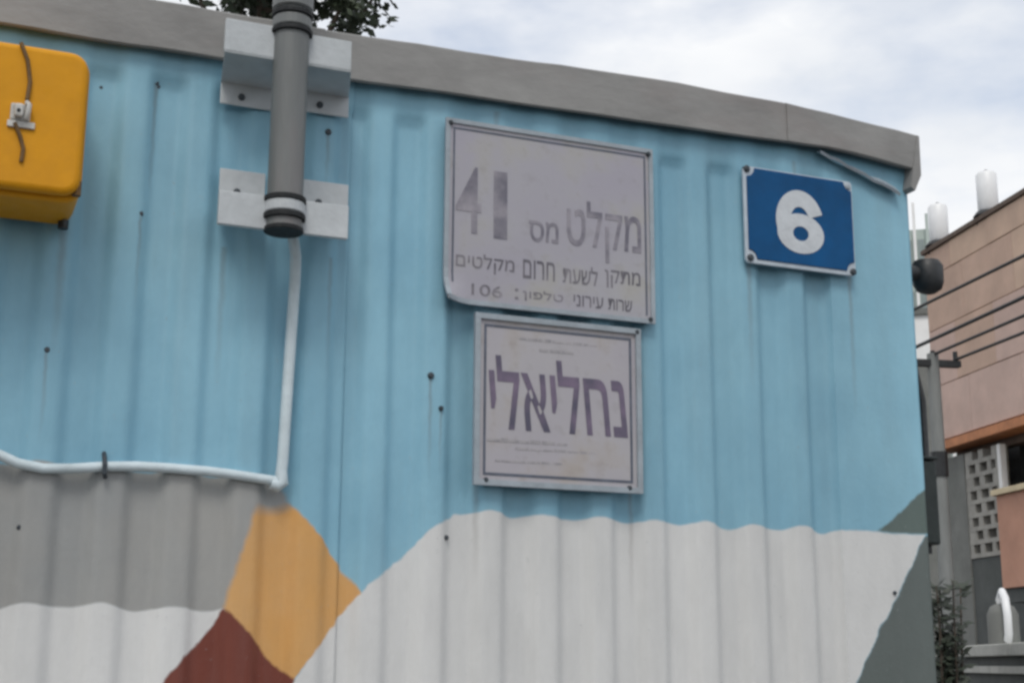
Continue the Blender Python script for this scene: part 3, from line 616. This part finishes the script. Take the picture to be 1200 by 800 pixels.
cv([(q.x, q.y, 1.736), (q.x, q.y, 1.745), (q.x, q.y, 1.93), (q.x, q.y, 1.98), (q.x, q.y, 2.0)], [0.085, 0.10, 0.10, 0.075, 0.035], 'body', M_LTWALL)
cv([(q.x, q.y, 2.0), (q.x, q.y, 2.03)], 0.032, 'cap', M_WHT)
hx, hy = BU.x, BU.y
cv([(q.x + hx * -0.06, q.y + hy * -0.06, 2.02), (q.x + hx * 0.03, q.y + hy * 0.03, 2.075), (q.x + hx * 0.10, q.y + hy * 0.10, 2.03), (q.x + hx * 0.135, q.y + hy * 0.135, 1.92), (q.x + hx * 0.13, q.y + hy * 0.13, 1.80), (q.x + hx * 0.10, q.y + hy * 0.10, 1.76)], 0.026, 'handle', M_TANK)

# ------------------------------------------------------------------ plants
def leaves(mb, c, rad, n, size, rnd, thin=0.0):
    clumps = []
    for _ in range(max(8, n // 55)):
        while True:
            d = Vector((rnd.uniform(-1, 1), rnd.uniform(-1, 1), rnd.uniform(-1, 1)))
            if d.length < 1 and d.length > 0.25: break
        clumps.append((Vector((c[0] + d.x * rad[0], c[1] + d.y * rad[1], c[2] + d.z * rad[2])), rnd.uniform(0.10, 0.22)))
    for i in range(n):
        q, s = rnd.choice(clumps); s *= min(rad) 
        p = q + Vector([max(-1.7 * s, min(1.7 * s, rnd.gauss(0, s))) for _ in range(3)])
        a = Vector((rnd.uniform(-1, 1), rnd.uniform(-1, 1), rnd.uniform(-0.9, 0.5))).normalized(); b = a.orthogonal().normalized()
        b.rotate(Matrix.Rotation(rnd.uniform(0, 6.28), 3, a)); l = size * rnd.uniform(0.6, 1.3); wdt = l * 0.26
        mb.add([p, p + a * l * 0.5 + b * wdt, p + a * l, p + a * l * 0.5 - b * wdt], [(0, 1, 2, 3)])
    return clumps
tx, ty = 1.95, 6.3
tr = thing('tree', 'dark leafy tree rising behind the cabin roof', 'tree', (tx, ty, 0))
rnd = random.Random(11); cm = MB()
cl = leaves(cm, (tx - 0.05, ty, 8.6), (1.9, 1.7, 2.0), 11000, 0.13, rnd)
cl += leaves(cm, (tx + 0.03, ty - 0.5, 6.04), (0.68, 0.5, 0.36), 3000, 0.075, rnd)
obj('crown', cm, M_LEAF, tr)
tk = obj('trunk', MB().tube([(tx, ty, -0.05), (tx + 0.05, ty, 1.8), (tx - 0.04, ty + 0.03, 3.6), (tx + 0.05, ty, 5.4), (tx, ty, 8.6)], [0.22, 0.17, 0.15, 0.11, 0.05], 12), M_BARK, tr, smooth=True)
for q, s in cl[::5]:
    z0_ = min(7.8, max(4.2, q.z - 1.4)); m_ = Vector((tx, ty, z0_)).lerp(q, 0.5) + Vector((0, 0, 0.15))
    obj('limb', MB().tube([(tx, ty, z0_), m_, q], [0.05, 0.032, 0.012], 6), M_BARK, tk, smooth=True)
def shrub(x, y, h, lab, seed, wd_=0.16):
    t = thing('shrub', lab, 'shrub', (x, y, 0)); rn = random.Random(seed); mb = MB()
    for i in range(12):
        a = rn.uniform(0, 6.28); rr = wd_ * rn.uniform(0.2, 1); hh = h * rn.uniform(0.75, 1.0)
        p = [(x + math.cos(a) * rr * k / 4 + rn.uniform(-0.01, 0.01), y + math.sin(a) * rr * k / 4, -0.14 + (hh + 0.14) * k / 4) for k in range(5)]
        obj('stem', MB().tube(p, [0.016, 0.014, 0.011, 0.008, 0.004], 6), M_BARK, t, smooth=True)
        for k in range(170):
            f_ = rn.uniform(0.25, 1); j = min(3, int(f_ * 4)); base = Vector(p[j]).lerp(Vector(p[j + 1]), f_ * 4 - j)
            a_ = Vector((rn.uniform(-1, 1), rn.uniform(-1, 1), rn.uniform(-0.3, 0.9))).normalized(); b_ = a_.orthogonal().normalized(); l = rn.uniform(0.04, 0.10)
            mb.add([base, base + a_ * l * 0.5 + b_ * l * 0.24, base + a_ * l, base + a_ * l * 0.5 - b_ * l * 0.24], [(0, 1, 2, 3)])
    obj('foliage', mb, M_LEAF2, t)
shrub(5.69, 3.99, 2.12, 'slim dark green shrub rising past the end of the garden wall', 5)
